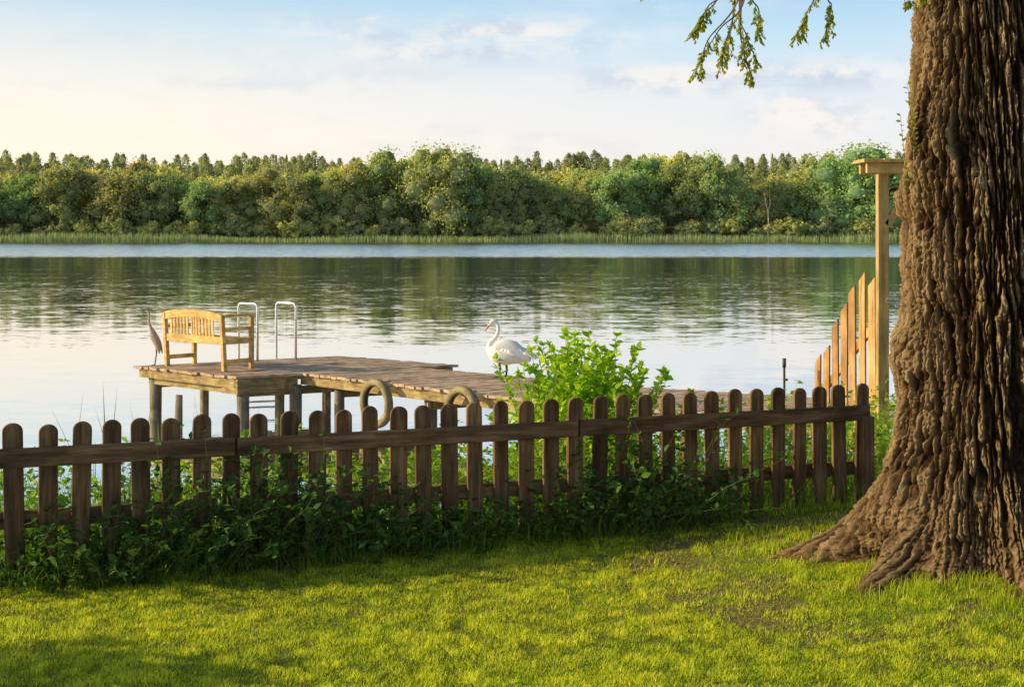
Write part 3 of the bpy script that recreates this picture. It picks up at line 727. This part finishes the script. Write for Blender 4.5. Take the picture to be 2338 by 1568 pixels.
# off-frame shrub, added to throw the shadow of unseen trees on the lawn
sb=(-5.55,5.25,0);st=[]
for i in range(140):
    a=random.uniform(0,6.28);sp=random.uniform(0,.3)
    st.append((grow((sb[0]+random.uniform(-.4,.4),sb[1]+random.uniform(-.55,.15),0),(math.cos(a)*sp,math.sin(a)*sp,1),random.uniform(.9,1.6),10,0,.08),.008))
mb,v,f,r=plant(st,(.10,.16),4,.1,1.3,.3)
sh=empty("shrub",sb,"dense green leafy shrub out of view, added to shade the lawn corner","shrub")
obj("stem",mb.mesh("stem",M_stem,False,sb),sh);obj("leaves",np_mesh("leaves",v-np.array(sb),f,M_lf_bank,r),sh)

# ------------------------------------------------------------ far shore
ph=(1+5**.5)/2
IV=norm(np.array([(-1,ph,0),(1,ph,0),(-1,-ph,0),(1,-ph,0),(0,-1,ph),(0,1,ph),(0,-1,-ph),(0,1,-ph),(ph,0,-1),(ph,0,1),(-ph,0,-1),(-ph,0,1)],float))
IF=np.array([(0,11,5),(0,5,1),(0,1,7),(0,7,10),(0,10,11),(1,5,9),(5,11,4),(11,10,2),(10,7,6),(7,1,8),(3,9,4),(3,4,2),(3,2,6),(3,6,8),(3,8,9),(4,9,5),(2,4,11),(6,2,10),(8,6,7),(9,8,1)])
TT=np.array([(-.5,-.35,0),(.55,-.3,0),(0,.6,0)]);TF=np.array([(0,1,2)])
def cards(pos,nrm,size,rnd):
    d=RNG.normal(size=pos.shape);R=frames(d,nrm)
    return scatter(TT,TF,pos,R,size,rnd)
def crown(kind,seed,n,H,W,lo,sz):
    rg=np.random.default_rng(seed)
    if kind!='leaf':
        t_=rg.uniform(0,1,n)**.8;a=rg.uniform(0,6.28,n)
        pw=.45 if kind=='pine' else 1.0
        lobes=.62+.38*np.sin(a*3+seed+t_*9)*np.sin(t_*26+a)
        rr=W/2*(1-t_)**pw*lobes*rg.uniform(.5,1.1,n)+.12
        zz_=lo+(H-lo)*t_-(rr*.25 if kind!='pine' else -rr*.05)+rg.normal(size=n)*.35
        pos=np.stack([rr*np.cos(a),rr*np.sin(a),zz_],1)
        nr=norm(np.stack([np.cos(a)*.6,np.sin(a)*.6,np.full(n,.8)],1)+rg.normal(size=(n,3))*.5)
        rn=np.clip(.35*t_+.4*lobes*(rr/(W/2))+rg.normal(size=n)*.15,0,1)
        return cards(pos,nr,sz*rg.uniform(.6,1.4,n),rn)
    k=64;u=rg.normal(size=(k,3));u/=np.linalg.norm(u,axis=1,keepdims=True)
    q=rg.uniform(.45,.98,k)[:,None]
    hc=(H+lo)/2;c=u*q*np.array([W/2,W/2,(H-lo)/2])+np.array([0,0,hc])
    rad=W*rg.uniform(.07,.18,k)
    low=c[:,2]<hc;c[low,:2]*=1.08
    pr=rad**2;pr=pr/pr.sum();idx=rg.choice(k,n,p=pr);d=norm(rg.normal(size=(n,3))+np.array([0,0,.3]))
    sc=np.array([1,1,.85]);pos=c[idx]+d*rad[idx][:,None]*sc*rg.uniform(.65,1.5,(n,1))
    nr=norm(d+rg.normal(size=(n,3))*.6)
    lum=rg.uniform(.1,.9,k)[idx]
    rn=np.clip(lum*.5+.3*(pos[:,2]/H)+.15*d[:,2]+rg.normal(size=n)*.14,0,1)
    P1=cards(pos,nr,sz*rg.uniform(.6,1.4,n),rn)
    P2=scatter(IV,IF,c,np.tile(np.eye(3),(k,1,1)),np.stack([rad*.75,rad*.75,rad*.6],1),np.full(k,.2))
    return cat([P1,P2])
WD=[17,19,15,21,18,23,14,20]
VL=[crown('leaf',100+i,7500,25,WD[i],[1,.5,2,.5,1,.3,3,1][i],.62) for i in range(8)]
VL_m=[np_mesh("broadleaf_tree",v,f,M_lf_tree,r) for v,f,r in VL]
VB=[crown('leaf',200+i,2400,24,16,6,.8) for i in range(4)]
VP=[crown('pine',300+i,850,24,10,12,.6) for i in range(6)]
VS=[crown('spruce',400+i,800,24,7,5,.6) for i in range(2)]
VU=[crown('leaf',500+i,1500,9,11,.1,.6) for i in range(3)]
prof=([-195,-178,-145,-120,-95,-80,-51,-25,5,33,55,72,88,113,127,147],[23.5,27,31,25,26,24,34,34.5,25,29.5,31,35.5,24.5,26.5,35.5,34])
X0=-232
k=0
while X0<235:
    Hh=float(np.interp(X0,*prof))+random.uniform(-4.5,1.2)
    if abs(X0-45)<4.5: X0+=5.5;continue
    sc=Hh/25.0
    o=obj("broadleaf_tree",VL_m[random.randrange(8)],loc=(X0,random.uniform(549,562),.3));o.scale=(sc*random.uniform(.75,1.25),sc,sc);o.rotation_euler=(0,0,random.uniform(0,6.28))
    thing(o,"leafy green broadleaf tree on the far lake shore","tree","trees along the far shore")
    X0+=random.uniform(5.5,11.5)*sc;k+=1
parts=[];pineparts=[]
def put(V_,x_,y_,sc,dst,sink=0):
    v,f,r=V_;a=random.uniform(0,6.28);c_,s_=math.cos(a),math.sin(a)
    R_=np.array([[c_,-s_,0],[s_,c_,0],[0,0,1]]);z_=float(ground_z(x_,y_))-sink
    dst.append((v@R_.T*sc+np.array([x_,y_,z_]),f,np.clip(r+random.uniform(-.22,.25),0,1)))
for i in range(96):
    x_=-245+490*i/95+random.uniform(-3,3);put(random.choice(VB),x_,random.uniform(566,590),max(26,float(np.interp(x_,*prof))-.5)/25*random.uniform(.86,1.06),parts)
for i in range(760):
    x_=-280+560*i/759+random.uniform(-3,3);y_=random.uniform(596,655)
    put(random.choice(VS) if random.random()<.05 else random.choice(VP),x_,y_,random.uniform(.88,1.05)+.04*math.sin(x_*.05),pineparts,.2)
for i in range(64):
    x_=-235+470*i/63+random.uniform(-3,3);put(random.choice(VU),x_,random.uniform(545,549),random.uniform(.5,1.1),parts)
for x_,sc_ in((41.5,.95),(48.5,.9),(45,.72)): put(VU[0],x_,544,sc_,parts)
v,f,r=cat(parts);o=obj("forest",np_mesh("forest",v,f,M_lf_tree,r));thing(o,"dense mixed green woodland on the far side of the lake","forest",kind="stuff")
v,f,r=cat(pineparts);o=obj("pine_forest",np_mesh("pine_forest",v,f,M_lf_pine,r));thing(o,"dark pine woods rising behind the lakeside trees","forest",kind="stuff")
n=26000;x=RNG.uniform(-240,240,n);y=RNG.uniform(532,546,n)
kp=RNG.random(n)<.2+1.0*fbm(x*.05,y*.1,x*0,44);x=x[kp];y=y[kp];n=len(x)
pos=np.stack([x,y,np.full(n,-1.5)],1);h=RNG.uniform(2.2,4.2,n)*(.4+1.1*fbm(x*.03,y*.02,x*0,45))
v,f,r=blades(pos,h,RNG.uniform(.06,.16,n),RNG.uniform(0,.5,n),RNG.random(n))
o=obj("reed_bed",np_mesh("reed_bed",v,f,M_lf_reed,r));thing(o,"pale green reed belt along the far shore","reeds",kind="stuff")
mb=MB();mb.tube([(0,0,0),(.2,0,6),(0,0,11)],[.2,.16,.14],7);mb.tube([(0,0,10),(-1.0,0,14),(-1.2,0,17)],[.13,.09,.05],6);mb.tube([(0,0,10),(.9,0,13),(.7,0,16)],[.13,.09,.05],6)
o=empty("birch_tree",(97.7,543,.3),"slender forked white birch at the far shore","tree");obj("trunk",mb.mesh("trunk",M_birch,True),o)
hs=empty("house",(45,553,1),"small white lakeside house half hidden among trees","house")
mb=MB();mb.box((0,0,3.9),(5,6,7.8));obj("wall",mb.mesh("wall",M_wall),hs)
mb=MB();mb.add([(-2.8,-3.4,7.7),(2.8,-3.4,7.7),(2.8,3.4,7.7),(-2.8,3.4,7.7),(-2.8,0,9),(2.8,0,9)],[(0,1,5,4),(2,3,4,5),(0,4,3),(1,2,5),(3,2,1,0)]);obj("roof",mb.mesh("roof",M_roof),hs)
for wx_ in(-1.3,1.3):
    mb=MB();mb.box((wx_,-3.01,6.4),(.9,.06,1.1));obj("window",mb.mesh("window",M_black),hs)
